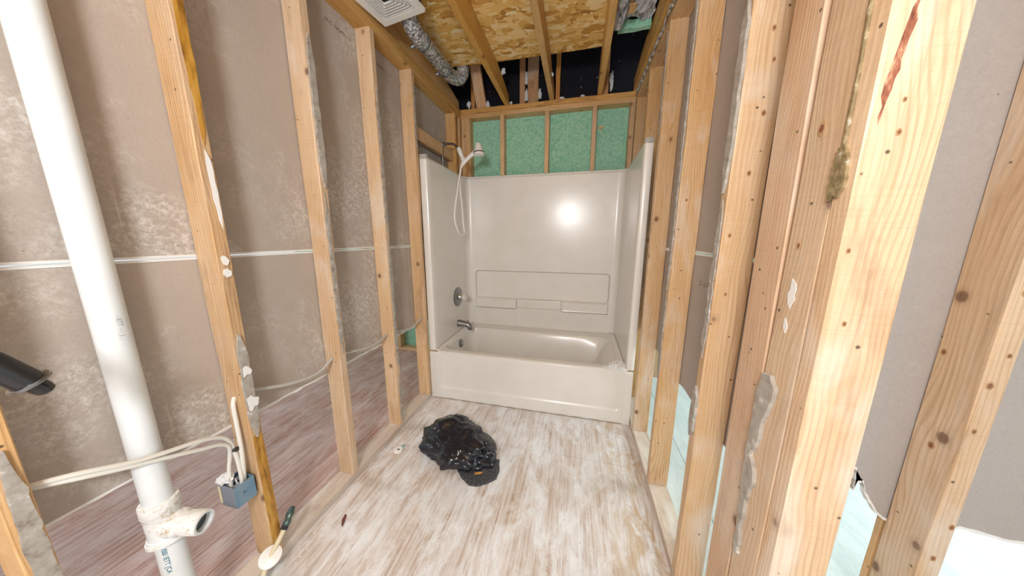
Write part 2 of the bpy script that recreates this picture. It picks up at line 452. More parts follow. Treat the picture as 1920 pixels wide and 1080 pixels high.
M['foam'] = k.out(k.ramp(n1, [(.4, (.20, .15, .07)), (.62, (.33, .26, .14)), (.74, (.55, .54, .48))]), .6)
M['green_patina'] = NT('green_valve').out((.07, .12, .11), .35, .4)
k = NT('red_resin'); v = k.coords()
M['red_knot'] = k.out(k.ramp(k.noise(k.scale(v, (90, 90, 25)), 1.0, 4.0, .7), [(.36, (.16, .04, .02)), (.52, (.36, .13, .07)), (.64, (.60, .36, .22))]), .5)

# ------------------------------------------------------------------ measures
W = 1.524          # clear width between the stud faces
D4 = 0.0889        # depth of a stud
TK = 0.038         # thickness of a stud
ZP = 2.376         # underside of the top plates
ZT = 2.456         # top of the top plates

# ------------------------------------------------------------------ floor
fl = empty('floor', (0.75, 0, -0.03), 'bare plywood subfloor with white paint and glue residue', 'floor', kind='structure')
def sheet(lo, hi, mat, **kw):
    bm = bmesh.new(); box_bm(bm, (lo[0]+.001, lo[1]+.001, -.02), (hi[0]-.001, hi[1]-.001, 0), .0012, 1)
    o = from_bm('plywood_sheet', bm, mat, fl); return o
for a, b in ((-3.2, -2.4), (-2.4, .03), (.03, 1.30)):
    s = sheet((-.02, a), (1.56, b), M['floor'])
for a, b in ((-3.2, -1.3), (-1.3, .97), (.97, 1.30)):
    sheet((-2.4, a), (-.02, b), M['floor_l'])
for a, b, x0, x1 in ((-3.2, 1.30, 1.56, 1.777), (-3.2, -.9, 1.777, 4.6), (-.9, 1.30, 1.777, 4.6)):
    sheet((x0, a), (x1, b), M['floor_r'])
box('sleeper', fl, (-2.4, -3.2, -.12), (4.6, 1.4, -.021), M['joist'])

# ------------------------------------------------------------------ scraps of drywall left on studs
def strip(parent, x, y0, y1, z0, z1, side=1, thick=.006, holes=.3, mat='scrap', name='drywall_scrap', seed=1):
    """a ragged vertical band of torn drywall paper on the face X = x"""
    rnd = random.Random(seed); n = max(4, int((z1-z0)/.022)); L, R = [], []
    for i in range(n+1):
        z = z0+(z1-z0)*i/n; t = i/n
        end = min(1, 6*min(t, 1-t)+.15)
        w = (y1-y0)*end; cy = (y0+y1)/2
        L.append((cy-w/2*rnd.uniform(1-holes, 1), z+rnd.uniform(-.006, .006)))
        R.append((cy+w/2*rnd.uniform(1-holes, 1), z+rnd.uniform(-.006, .006)))
    return prism(name, parent, L+R[::-1], 'X', x, thick*side, M[mat])

# ------------------------------------------------------------------ left wall
wl = empty('wall_left', (-.045, 0, 0), 'open stud wall backed by grey drywall, cut off above the floor', 'wall', kind='structure')
def lstud(y, mat='stud', **kw):
    return board('stud', wl, (-D4, y, .038), (0, y+TK, ZP), 'Z', M[mat], **kw)
sZ = lstud(-1.228); sA = lstud(-.8064); sB = lstud(-.4064, 'stud_pale', lean=(.004, .004)); sC = lstud(0.0, 'stud_pale'); sD = lstud(.375)
sE = lstud(1.04); sF = lstud(1.142)
lstud(-1.64); lstud(-2.05)
board('sole_plate', wl, (-D4, -2.6, 0.0005), (0, 1.18, .038), 'Y', M['plate'], seg=24)
board('top_plate', wl, (-D4, -2.6, ZP), (0, 1.18, ZP+.0395), 'Y', M['top_plate'], seg=24)
board('top_plate', wl, (-D4+.002, -2.6, ZP+.0405), (0.001, 1.18, ZT), 'Y', M['top_plate'], seg=24)
board('blocking', wl, (-.060, .414, 1.972), (-.022, 1.039, 2.061), 'Y', M['stud'])
# drywall of the next room, seen from behind
xd = -D4-.0135
def ragged(y0, y1, zb, zt, seed, amp=.004, step=.03):
    rnd = random.Random(seed); n = int((y1-y0)/step); pts = []
    for i in range(n+1): pts.append((y0+(y1-y0)*i/n, zb+rnd.uniform(-amp, amp)))
    return pts+[(y1, zt), (y0, zt)]
lp_ = prism('drywall_panel', wl, ragged(-2.6, 1.27, .606, 1.219, 3), 'X', xd, .0125, M['drywall'])
up_ = prism('drywall_panel', wl, [(-2.6, 1.228), (1.27, 1.228), (1.27, ZT-.02), (-2.6, ZT-.02)], 'X', xd, .0125, M['drywall'])
prism('panel_edge', lp_, [(-2.6, 1.215), (1.27, 1.215), (1.27, 1.2215), (-2.6, 1.2215)], 'X', xd+.002, .0125, M['gypsum'])
prism('panel_edge', up_, [(-2.6, 1.2255), (1.27, 1.2255), (1.27, 1.232), (-2.6, 1.232)], 'X', xd+.002, .0125, M['gypsum'])
prism('cut_edge', lp_, ragged(-2.6, 1.27, .603, .613, 3), 'X', xd+.001, .0122, M['gypsum'])
RX = Matrix(((0, 0, 1), (1, 0, 0), (0, 1, 0))).to_4x4()      # text facing +X, reading along +Y
text('print', up_, 'M C  NOIO-1 1:', .023, T(xd+.0128, -.187, 2.295) @ RX, M['print'])
text('print', up_, 'NOIO-1 1  -7 .', .023, T(xd+.0128, .158, 2.290) @ RX, M['print'])
# residue on the narrow faces
strip(sZ, .0005, -1.222, -1.192, .16, .86, seed=2, thick=.007)
strip(sA, .0005, -.806, -.774, .575, .96, seed=4, thick=.008)
prism('plaster_patch', sA, [(-.803, .728), (-.790, .735), (-.779, .722), (-.769, .718), (-.771, .700), (-.778, .688), (-.786, .692), (-.795, .676), (-.801, .690)], 'X', .008, .003, M['gypsum'], .002, .006)
prism('plaster_patch', sA, [(-.799, .838), (-.790, .846), (-.780, .836), (-.774, .826), (-.781, .812), (-.790, .816), (-.798, .808)], 'X', .008, .003, M['gypsum'], .002, .006)
prism('plaster_patch', sA, [(-.797, 1.222), (-.790, 1.228), (-.780, 1.219), (-.776, 1.210), (-.782, 1.196), (-.793, 1.201)], 'X', .0005, .003, M['gypsum'], .002, .006)
prism('plaster_patch', sA, [(-.796, 1.183), (-.785, 1.186), (-.776, 1.176), (-.779, 1.160), (-.790, 1.157), (-.798, 1.168)], 'X', .0005, .003, M['gypsum'], .002, .006)
prism('glue_streak', sA, [(-.803, 2.36), (-.772, 2.36), (-.771, 1.75), (-.776, 1.60), (-.784, 1.56), (-.788, 1.62), (-.796, 1.85)], 'X', .0004, .0012, M['yellow'], .002, .03)
prism('paint_streak', sA, [(-.786, 1.55), (-.776, 1.52), (-.772, 1.36), (-.776, 1.31), (-.782, 1.34), (-.788, 1.47)], 'X', .0004, .0012, M['gypsum'], .002, .03)
prism('glue_streak', sA, [(-.800, .575), (-.772, .575), (-.770, .12), (-.803, .05)], 'X', .0004, .0012, M['yellow'], .002, .03)
strip(sB, .0035, -.400, -.366, 1.50, 2.10, seed=5, thick=.008)
strip(sB, .0015, -.402, -.372, .72, 1.48, seed=6, thick=.004, holes=.7)
strip(sC, .0005, .004, .034, 1.30, 2.10, seed=7, thick=.004, holes=.7)
strip(sC, .0005, .006, .036, .45, 1.28, seed=8, thick=.005, holes=.6)
strip(sC, .0005, .010, .036, .05, .40, seed=9, thick=.003, holes=.7)
strip(sD, .0005, .382, .408, 1.90, 2.30, seed=10, thick=.003, holes=.7)

# ------------------------------------------------------------------ back wall
wb = empty('wall_back', (.76, 1.23, 0), 'back stud wall with green moisture board behind the framing', 'wall', kind='structure')
YB = 1.182
for x in (.001, .044, .380, .790, 1.190, 1.489):
    board('stud', wb, (x, YB, .038), (x+(.044 if x < .1 else TK), YB+D4, ZP), 'Z', M['stud'])
for x in (-.86, -1.25, -1.66, 1.86, 2.27, 2.67):
    board('stud', wb, (x, YB, .038), (x+TK, YB+D4, ZP), 'Z', M['stud'])
board('sole_plate', wb, (-2.3, YB, .0005), (-D4-.02, YB+D4, .038), 'X', M['stud'])
board('sole_plate', wb, (1.65, YB, .0005), (4.4, YB+D4, .038), 'X', M['stud'])
board('top_plate', wb, (-.0, YB, ZP), (1.527, YB+D4, ZP+.0395), 'X', M['stud'], seg=16)
board('top_plate', wb, (-.0, YB-.002, ZP+.0405), (1.522, YB+D4, ZT), 'X', M['top_plate'], seg=16)
for x0, x1 in ((-2.3, -1.11), (-1.108, .02), (.022, 1.51), (1.512, 2.73), (2.732, 4.4)):
    g = box('green_panel', wb, (x0, YB+D4+.0005, .01), (x1, YB+D4+.013, ZT), M['green'])
    if x0 == .022: gp = g
prism('torn_flap', gp, [(1.232, 2.225), (1.262, 2.215), (1.278, 2.155), (1.236, 2.195)], 'Y', YB+D4-.012, .004, M['green'], .003, .02)
prism('torn_flap', gp, [(1.240, 2.236), (1.290, 2.243), (1.288, 2.226), (1.262, 2.228), (1.282, 2.205), (1.255, 2.215)], 'Y', YB+D4-.014, .003, M['stud'], .002, .02)

# ------------------------------------------------------------------ right wall
wr = empty('wall_right', (W+.045, 0, 0), 'open stud wall with paired corner studs and grey drywall behind', 'wall', kind='structure')
def rstud(y, mat='stud_pale', **kw):
    return board('stud', wr, (W, y, .038), (W+D4, y+TK, ZP), 'Z', M[mat], **kw)
r1 = rstud(.312); r2 = rstud(-.097); r3 = rstud(-.505); rstud(.718, 'stud'); rstud(1.12, 'stud')
b5 = rstud(-.889)
# corner build-up: two studs laid flat beside it
b3 = board('stud', wr, (W+.001, -.850, .038), (W+TK, -.768, ZP), 'Z', M['stud_pale'])
b2 = board('stud', wr, (W+.003, -.766, .038), (W+.003+TK, -.676, ZP), 'Z', M['stud_red'], lean=(0, .018))
b2['label'] = 'reddish flat-laid stud with a gap beside it'
rstud(-1.60); rstud(-2.0)
board('sole_plate', wr, (W, -2.6, .0005), (W+D4, 1.18, .038), 'Y', M['plate'], seg=24)
board('top_plate', wr, (W, -2.6, ZP), (W+D4, 1.18, ZP+.0395), 'Y', M['top_plate'], seg=24)
board('top_plate', wr, (W+.001, -2.6, ZP+.0405), (W+D4, 1.18, ZT), 'Y', M['top_plate'], seg=24)
xr = W+D4+.001
pl = prism('drywall_panel', wr, ragged(-.580, 1.27, .610, 1.219, 13), 'X', xr, .0125, M['drywall_clean'])
pu = prism('drywall_panel', wr, [(-.580, 1.228), (1.27, 1.228), (1.27, ZT-.02), (-.580, ZT-.02)], 'X', xr, .0125, M['drywall_clean'])
prism('panel_edge', pl, [(-.58, 1.215), (1.27, 1.215), (1.27, 1.2215), (-.58, 1.2215)], 'X', xr-.002, .0125, M['gypsum'])
prism('panel_edge', pu, [(-.58, 1.2255), (1.27, 1.2255), (1.27, 1.232), (-.58, 1.232)], 'X', xr-.002, .0125, M['gypsum'])
LX = Matrix(((0, 0, -1), (-1, 0, 0), (0, 1, 0))).to_4x4()    # text facing -X
text('print', pl, 'Z - L 1', .026, T(xr-.0004, -.170, 1.095) @ LX, M['print'])
strip(r2, W-.0005, -.096, -.062, 1.05, 2.30, -1, seed=21, thick=.006, holes=.5)
strip(r2, W-.0005, -.094, -.064, .62, 1.02, -1, seed=22, thick=.005, holes=.6)
strip(r3, W-.0005, -.506, -.470, 1.42, 1.90, -1, seed=23, thick=.008, holes=.4)
strip(r3, W-.0005, -.503, -.470, .90, 1.40, -1, seed=24, thick=.004, holes=.6)
strip(r3, W-.0005, -.503, -.468, .62, .80, -1, seed=25, thick=.009, holes=.2)
strip(r1, W-.0005, .314, .348, 1.85, 2.34, -1, seed=26, thick=.004, holes=.7)
prism('drywall_scrap', b3, [(-.776, 1.00), (-.800, 1.005), (-.817, .985), (-.812, .945), (-.800, .90), (-.795, .84), (-.780, .80), (-.800, .775), (-.806, .75), (-.796, .70), (-.790, .62), (-.797, .54), (-.786, .53), (-.779, .62), (-.772, .72), (-.767, .79), (-.770, .88), (-.768, .95)], 'X', W-.008, .0085, M['scrap'], .003, .012)
prism('paint_streak', b3, [(-.800, 1.21), (-.812, 1.20), (-.815, 1.17), (-.806, 1.15), (-.797, 1.17)], 'X', W-.0006, .001, M['gypsum'], .003, .01)
prism('paint_streak', b3, [(-.800, 1.13), (-.808, 1.12), (-.806, 1.10), (-.799, 1.11)], 'X', W-.0006, .001, M['gypsum'], .003, .01)
# dried sealant run between the flat stud and the edge-on one
bm = bmesh.new()
pts = [(W-.001, -.855+.0015*math.sin(i*.9), 2.30-.0425*i) for i in range(22)]
tube_bm(bm, pts, [.0030+.0005*math.sin(i*1.7) for i in range(22)], 8)
foam = from_bm('sealant_run', bm, M['foam'], b5, smooth=True)
prism('sealant_blob', b5, [(-.850, 1.43), (-.862, 1.435), (-.872, 1.41), (-.874, 1.375), (-.866, 1.352), (-.858, 1.356), (-.850, 1.348), (-.847, 1.38)], 'X', W-.005, .006, M['foam'], .002, .006)
prism('resin_streak', b5, [(W+.010, 1.60), (W+.020, 1.62), (W+.028, 1.66), (W+.026, 1.57), (W+.018, 1.51), (W+.010, 1.45), (W+.007, 1.50)], 'Y', -.8895, .001, M['red_knot'], .002, .012)
# ragged paper along the right top plate
bm = bmesh.new()
rnd = random.Random(5)
pr = []
for i in range(60):
    y = .0+i*.019; pr.append((W-.004-rnd.uniform(0, .010), y, ZP+.036+rnd.uniform(-.012, .012)))
tube_bm(bm, pr, [rnd.uniform(.003, .010) for _ in pr], 6)
from_bm('drywall_scrap', bm, M['scrap'], wr)

# partition that meets the right wall: seen at the right edge of the picture
wp = empty('wall_side', (2.2, -.63, 0), 'side partition stud and torn grey drywall at far right', 'wall', kind='structure')
b6 = board('stud', wp, (1.974, -.680, .038), (2.012, -.592, ZP), 'Z', M['stud_pale'])
b6['label'] = 'knotty stud standing alone in front of torn drywall'
board('stud', wp, (1.986, -.574, .038), (2.012, -.556, .9), 'Z', M['stud'])
board('stud', wp, (2.38, -.680, .038), (2.418, -.592, ZP), 'Z', M['stud_pale'])
board('sole_plate', wp, (1.62, -.680, .0005), (3.6, -.592, .037), 'X', M['plate'])
torn = [(1.62, .74), (1.80, .70), (1.885, .665), (1.889, .60), (1.893, .625), (1.905, .63), (1.915, .595), (1.935, .565), (1.950, .54), (1.968, .525), (2.0, .515), (2.06, .52), (2.124, .540), (2.177, .532), (2.209, .526), (2.25, .528), (2.5, .54), (3.6, .53), (3.6, ZT-.02), (1.62, ZT-.02)]
tp = prism('drywall_panel', wp, torn, 'Y', -.591, .0125, M['drywall_clean'], .0025, .012)
prism('cut_edge', tp, [(x, z-.003) for x, z in torn[:18]]+[(x, z+.005) for x, z in torn[:18][::-1]], 'Y', -.5925, .0138, M['gypsum'], .002, .012)

# knots that show plainly on the right-hand studs
M['knot_rim'] = NT('knot_rim').out((.50, .30, .15), .6); M['knot_core'] = NT('knot_core').out((.24, .11, .05), .6)
M['knot_core_red'] = NT('knot_core_red').out((.25, .10, .055), .5)
def knot(parent, plane, a, z, at, r, core='knot_core', el=1.5):
    rnd = random.Random(int(z*997)); ph = rnd.uniform(0, 6)
    def ell(q): return [(a+q*math.cos(t*math.pi/8)*(1+.12*math.sin(3*t+ph)), z+q*el*math.sin(t*math.pi/8)*(1+.1*math.sin(2*t+ph))) for t in range(16)]
    kn = prism('knot', parent, ell(r*.85), plane, at-.0004, .0009, M['knot_rim'])
    prism('knot_core', kn, ell(r*.52), plane, at-.0007, .0009, M[core])
for x, z, r in ((1.543, 1.294, .006), (1.554, 1.120, .005), (1.576, 1.813, .006), (1.586, 1.741, .005), (1.581, 1.615, .007), (1.568, 1.464, .007)): knot(r3, 'Y', x, z, -.505, r)
knot(b3, 'X', -.802, 1.477, W, .0085, 'knot_core_red', 1.6); knot(b3, 'X', -.800, 1.273, W, .005)
for x, z, r in ((1.561, 1.439, .004), (1.559, 1.482, .003), (1.533, 1.267, .004), (1.549, 1.147, .004)): knot(b5, 'Y', x, z, -.889, r)
knot(b6, 'X', -.606, 1.021, 1.974, .007); knot(b6, 'X', -.633, .791, 1.974, .008)
for x, z, r in ((2.000, 1.046, .006), (1.986, .976, .008), (1.986, .866, .006), (2.004, .614, .007), (1.991, .519, .007), (1.992, 1.179, .007)): knot(b6, 'Y', x, z, -.680, r)
for x, z, r in ((1.554, 1.445, .006), (1.604, 1.454, .005), (1.570, 1.02, .005)): knot(r2, 'Y', x, z, -.097, r)

# ------------------------------------------------------------------ ceiling
ce = empty('ceiling', (.75, 0, ZT), 'open ceiling of wooden joists under strand board decking', 'ceiling', kind='structure')
for x in (.421, .825, 1.222):
    board('joist', ce, (x, -2.6, ZT+.001), (x+.040, 1.20, ZT+.150), 'Y', M['joist'], seg=30, cut=(.90, .07))
board('joist', ce, (-.062, -2.6, ZT+.001), (-.022, 1.20, ZT+.150), 'Y', M['joist'], seg=30, cut=(.90, .07))
board('joist', ce, (1.503, -2.6, ZT+.001), (1.543, 1.20, ZT+.150), 'Y', M['joist'], seg=30, cut=(.90, .05))
prism('decking_sheet', ce, [(-.4, -2.6), (1.258, -2.6), (1.258, .832), (1.10, .842), (.80, .838), (.30, .822), (-.4, .815)], 'Z', ZT+.151, .018, M['osb'], .003, .05)
prism('decking_sheet', ce, [(1.262, -2.6), (2.4, -2.6), (2.4, .30), (1.262, .30)], 'Z', ZT+.151, .018, M['osb'])
for x0, x1, y in ((.092, .128, 1.215), (.556, .604, 1.205), (.627, .722, 1.21), (.873, .910, 1.205), (1.266, 1.308, 1.205)):
    board('cripple', ce, (x0, y, ZT+.001), (x1, y+.038, 3.02), 'Z', M['rafter'] if x0 != .627 else M['stud_red'])
rf = board('rafter', ce, (.155, -.045, -.30), (.247, -.007, .30), 'Z', M['stud_red'])
rf.matrix_basis = T(.20, 1.055, 2.72) @ Matrix.Rotation(math.radians(32), 4, 'X'); WM[rf] = rf.matrix_basis.copy()
board('header', ce, (.1, .86, 2.64), (1.25, .90, 2.73), 'X', M['rafter'])
prism('sheathing_sheet', ce, [(-.6, ZT), (2.4, ZT), (2.4, 3.3), (-.6, 3.3)], 'Y', 1.285, .012, M['felt'])
prism('sheathing_sheet', ce, [(-.6, -2.6), (2.4, -2.6), (2.4, 1.285), (-.6, 1.285)], 'Z', 3.3, .012, M['felt'])
prism('sheathing_sheet', ce, [(-2.6, ZT), (1.285, ZT), (1.285, 3.3), (-2.6, 3.3)], 'X', 2.4, .012, M['felt'])
prism('sheathing_sheet', ce, [(-2.6, ZT), (1.285, ZT), (1.285, 3.3), (-2.6, 3.3)], 'X', -.6, .012, M['felt'])
prism('ceiling_board', ce, [(-2.4, -2.6), (-.104, -2.6), (-.104, 1.27), (-2.4, 1.27)], 'Z', ZT-.018, .012, M['drywall_clean'])

# tufts of loose insulation caught on the framing
def tuft(name, loc, r, seed, parent=None, mat='paper', sq=(1, 1, 1)):
    bm = bmesh.new(); bmesh.ops.create_icosphere(bm, subdivisions=3, radius=r)
    for v in bm.verts:
        n = v.co.normalized()
        d = 1+.55*noise.noise(n*1.6+Vector((seed*3.1, 0, 0)))+.55*noise.noise(n*4.5+Vector((0, seed*2.3, 0)))
        v.co = Vector((v.co.x*sq[0], v.co.y*sq[1], v.co.z*sq[2]))*d+Vector(loc)
    return from_bm(name, bm, M[mat], parent)
for i, (x, y, z, r, sz) in enumerate([(.617, 1.20, 2.52, .014, 3), (.617, 1.20, 2.66, .012, 4), (.735, 1.22, 2.53, .014, 3), (.26, 1.2, 2.48, .015, 2), (.475, .95, 2.60, .015, 1.5), (.93, 1.2, 2.465, .02, .7), (1.33, 1.21, 2.56, .014, 4), (1.10, 1.2, 2.465, .016, .7), (.085, 1.18, 2.49, .014, 2), (.475, 1.22, 2.48, .012, 1.5), (.87, .93, 2.52, .010, 1.2)]):
    tuft('insulation_tuft', (x, y, z), r, i+1, ce, 'paper', (1, 1, sz))

# ------------------------------------------------------------------ bathtub and surround
tb = empty('bathtub', (W/2, .8, 0), 'bone white fibreglass bathtub with moulded wall surround', 'bathtub')
def sstep(a, b, x):
    t = max(0, min(1, (x-a)/(b-a))); return t*t*(3-2*t)
def rr(x, z, x0, x1, z0, z1, r):
    dx = abs(x-(x0+x1)/2)-(x1-x0)/2+r; dz = abs(z-(z0+z1)/2)-(z1-z0)/2+r
    return math.hypot(max(dx, 0), max(dz, 0))+min(max(dx, dz), 0)-r
ZR = .400; ZS = 1.838; YF = .412; YI = 1.150
# surround: a U-shaped section swept up, with a rolled front edge, a top ledge and the moulded shelf panel
path = [(.004, YF+.012), (.004, YF+.002), (.012, YF-.004), (.045, YF-.006), (.056, YF), (.060, YF+.012), (.060, YF+.05), (.052, YF+.30), (.048, YI-.06)]
for i in range(1, 8):
    a = math.pi-math.pi/2*i/8; path.append((.048+.055+.055*math.cos(a), YI-.055+.055*math.sin(a)))
nb = 170
bx0, bx1 = .103, 1.427
for i in range(nb+1): path.append((bx0+(bx1-bx0)*i/nb, YI))
for i in range(1, 8):
    a = math.pi/2-math.pi/2*i/8; path.append((1.427+.055*math.cos(a), YI-.055+.055*math.sin(a)))
path += [(1.482, YI-.06), (1.478, YF+.30), (1.470, YF+.05), (1.470, YF+.012), (1.474, YF), (1.485, YF-.006), (1.512, YF-.004), (1.520, YF+.002), (1.520, YF+.012)]
zs = [.412+.004*i for i in range(1)]
z = .418
zs = [.412]
while z < 1.0: zs.append(z); z += .0075
zs += [1.05+.07*i for i in range(11)]+[ZS-.012, ZS-.004]
def relief(x, z):
    d = rr(x, z, .127, 1.412, .690, .962, .03)
    y = .016*sstep(.006, -.006, d)                                   # recessed panel
    for (a, b) in ((.127, .552), (.988, 1.412)):                     # shelf blocks under it
        s = rr(x, z, a, b, .592, .690, .008); y -= .022*sstep(.004, -.006, s)
    y -= .006*sstep(.606, .598, z)*(1 if .552 < x < .988 else .6)    # ledge line between them
    return y
vs, fs = [], []; np_ = len(path)
for z in zs:
    for (x, y) in path:
        vs.append((x, y+(relief(x, z) if abs(y-YI) < 1e-6 else 0), z))
def off(i, d):
    a = Vector(path[max(i-1, 0)]); b = Vector(path[min(i+1, np_-1)]); t = (b-a).normalized()
    n = Vector((-t.y, t.x)); p = Vector(path[i])+n*d
    return (max(.003, min(1.521, p.x)), min(1.179, p.y))
for (d, dz) in ((.004, 0), (.026, .002), (.027, .022), (.030, .022), (.030, -.01)):
    for i in range(np_):
        x, y = off(i, d)
        if i < 6 or i > np_-7: x, y = path[i]
        vs.append((x, y, ZS+dz))
nr = len(zs)+5
for j in range(nr-1):
    for i in range(np_-1):
        fs.append((j*np_+i, j*np_+i+1, (j+1)*np_+i+1, (j+1)*np_+i))
su = from_py('surround', vs, fs, M['tub'], tb, smooth=True, fix=False); autosmooth(su, 35)
# apron
vs, fs = [], []; nx, nz = 260, 70
for j in range(nz+1):
    z = .001+(ZR-.006)*j/nz
    for i in range(nx+1):
        x = .006+1.512*i/nx
        d = rr(x, z, .082, 1.452, .098, .62, .03)
        y = YF+.010*sstep(.008, -.008, d)+.010*sstep(.385, .396, z)
        if x < .066 or x > 1.466: y -= .004
        vs.append((x, y, z))
for j in range(nz):
    for i in range(nx): fs.append((j*(nx+1)+i, j*(nx+1)+i+1, (j+1)*(nx+1)+i+1, (j+1)*(nx+1)+i))
from_py('apron', vs, fs, M['tub'], tb, smooth=True, fix=False)
# rim and basin
vs, fs = [], []; nx, ny = 190, 100
for j in range(ny+1):
    y = YF+.008+(1.172-YF-.008)*j/ny
    for i in range(nx+1):
        x = .006+1.512*i/nx
        d = rr(x, y, .086, 1.420, YF+.066, 1.045, .10)
        dr = -d
        z = ZR
        if dr > 0: z = ZR-.010*sstep(0, .02, dr)
        slope_r = sstep(1.42, 1.12, x)
        deep = sstep(.0, .045+.065*sstep(.12, .35, x), dr)*(.35+.65*slope_r)
        z -= .325*deep if dr > 0 else 0
        up = max(sstep(.080, .066, x), sstep(1.445, 1.465, x), sstep(1.085, 1.125, y))
        z += .014*up
        z -= .010*sstep(YF+.016, YF+.008, y)
        vs.append((x, y, z))
for j in range(ny):
    for i in range(nx): fs.append((j*(nx+1)+i, j*(nx+1)+i+1, (j+1)*(nx+1)+i+1, (j+1)*(nx+1)+i))
from_py('basin', vs, fs, M['tub'], tb, smooth=True, fix=False)
# dirty joint between tub and surround
sp = [(x, y) for x, y in path]
bm = bmesh.new(); pp = []
for i in range(5, np_-5, 1):
    if 16 < i < np_-17 and i % 10: continue
    x, y = off(i, -.001); pp.append((x, y, .4145))
tube_bm(bm, pp, .0022, 5); from_bm('joint_line', bm, M['seam'], tb)
# nailing-flange nubs
for x in (.40, .81, 1.21): tuft('green_nub', (x, YB-.012, ZS+.020), .006, int(x*10), tb, 'green')

def add_crease_line(pts, r=.0016):  # dirt lines, also darkening the creases so the moulding shows
    bm = bmesh.new(); tube_bm(bm, pts, r, 5); from_bm('crease_line', bm, M['seam'], tb)
def rrpts(x0, x1, z0, z1, r, y):
    o = []
    for cx, cz, a0 in ((x1-r, z1-r, 0), (x0+r, z1-r, 90), (x0+r, z0+r, 180), (x1-r, z0+r, 270)):
        for i in range(7):
            a = math.radians(a0+15*i); o.append((cx+r*math.cos(a), y, cz+r*math.sin(a)))
    o.append(o[0]); return o
add_crease_line(rrpts(.127, 1.412, .690, .962, .03, YI+.0075), .0022)
for a, b in ((.127, .552), (.988, 1.412)):
    add_crease_line([(a, YI-.009, .590), (b-.008, YI-.009, .590)] if a < .5 else [(b, YI-.009, .590), (a+.008, YI-.009, .590)], .0025)
    xx = b if a < .5 else a
    add_crease_line([(xx, YI-.009, .594), (xx, YI-.009, .688)], .002)
add_crease_line([(.555, YI-.002, .602), (.985, YI-.002, .602)], .0018)
add_crease_line([(.02+.0375*i, YF-.003+.003*math.sin(i*2.3), .003) for i in range(40)], [.0035+.002*math.sin(i*1.9) for i in range(40)])
add_crease_line([(.072, 1.105, .408), (.5, 1.107, .408), (1.0, 1.107, .408), (1.455, 1.105, .408)], .0018)

# crumbled plaster on the rim corner
deb = empty('plaster_debris', (1.43, .44, .40), 'heap of crumbled white plaster on the right tub corner', 'debris', kind='thing')
for i, (x, y, r) in enumerate([(1.375, .436, .018), (1.405, .444, .027), (1.437, .438, .032), (1.448, .470, .029), (1.415, .478, .026), (1.388, .460, .022), (1.456, .422, .020), (1.352, .438, .012), (1.445, .515, .020), (1.33, .441, .008), (1.43, .548, .013)]):
    tuft('lump', (x, y, .400+r*.45), r, 40+i, deb, 'gypsum', (1, 1, .75))

# ------------------------------------------------------------------ tub fittings
ov = empty('shower_valve', (.05, .86, .75), 'round chrome valve plate with clear knob on left surround', 'valve')
lathe('escutcheon', ov, [(.001, 0), (.088, 0), (.090, .004), (.084, .009), (.050, .016), (.036, .020), (.034, .020), (.001, .021)], (.0515, .865, .747), (1, 0, 0), M['dull_chrome'], 36)
stm = lathe('stem', ov, [(.001, 0), (.030, 0), (.028, .020), (.020, .028), (.001, .028)], (.071, .865, .747), (1, 0, 0), M['chrome'], 24)
lathe('knob', stm, [(.001, 0), (.018, 0), (.026, .008), (.031, .022), (.030, .040), (.020, .050), (.001, .052)], (.098, .865, .747), (1, 0, 0), M['acrylic'], 10)
tsp = empty('tub_spout', (.05, .86, .48), 'dark chrome tub spout with diverter pin', 'spout')
tube('spout_body', tsp, spline([(.050, .862, .492), (.085, .862, .492), (.125, .862, .488), (.155, .862, .478), (.166, .862, .455), (.168, .862, .438)], 4), [.034, .034, .033, .032, .031, .030, .029, .028, .027, .027, .026, .026, .025, .025, .024, .024, .023, .022, .021, .020, .019], M['dull_chrome'], 18)
lathe('diverter_pin', tsp, [(.001, 0), (.004, 0), (.004, .014), (.008, .015), (.008, .020), (.001, .021)], (.150, .862, .505), (0, 0, 1), M['dull_chrome'], 10)
ofl = empty('overflow_plate', (.1, .79, .3), 'round chrome overflow plate inside the tub end', 'overflow plate')
opl = lathe('plate', ofl, [(.001, 0), (.038, 0), (.038, .003), (.030, .009), (.012, .012), (.001, .012)], (.104, .79, .326), (1, 0, .12), M['dull_chrome'], 24)
lathe('screw', opl, [(.001, 0), (.007, 0), (.006, .003), (.001, .004)], (.116, .79, .3275), (1, 0, .12), M['chrome'], 10)

# ------------------------------------------------------------------ hand shower
hs = empty('hand_shower', (.1, .83, 1.3), 'white hand shower with hanging hose on chrome arm', 'shower head')
lathe('flange', hs, [(.001, 0), (.022, 0), (.021, .004), (.013, .010), (.001, .010)], (-.020, .838, 2.056), (1, 0, 0), M['dull_chrome'], 20)
tube('arm', hs, spline([(-.03, .838, 2.056), (.03, .838, 2.058), (.075, .838, 2.050), (.112, .838, 2.018), (.125, .838, 2.000)], 4), .0095, M['dull_chrome'], 10)
tube('riser_pipe', hs, [(-.030, .838, 2.056), (-.030, .838, 1.0)], .0105, M['dull_chrome'], 10)
tube('bracket', hs, [(.118, .838, 2.018), (.126, .838, 1.998), (.134, .838, 1.978), (.146, .838, 1.950), (.152, .838, 1.935)], [.017, .021, .019, .017, .014], M['white_plastic'], 14)
tube('cradle', hs, [(.150, .838, 1.945), (.164, .832, 1.918), (.176, .828, 1.902)], [.019, .023, .020], M['white_plastic'], 14)
tube('handle', hs, [(.150, .826, 1.880), (.166, .826, 1.898), (.195, .826, 1.925), (.232, .826, 1.952), (.268, .826, 1.975), (.286, .826, 1.988)], [.013, .015, .015, .016, .018, .020], M['white_plastic'], 14)
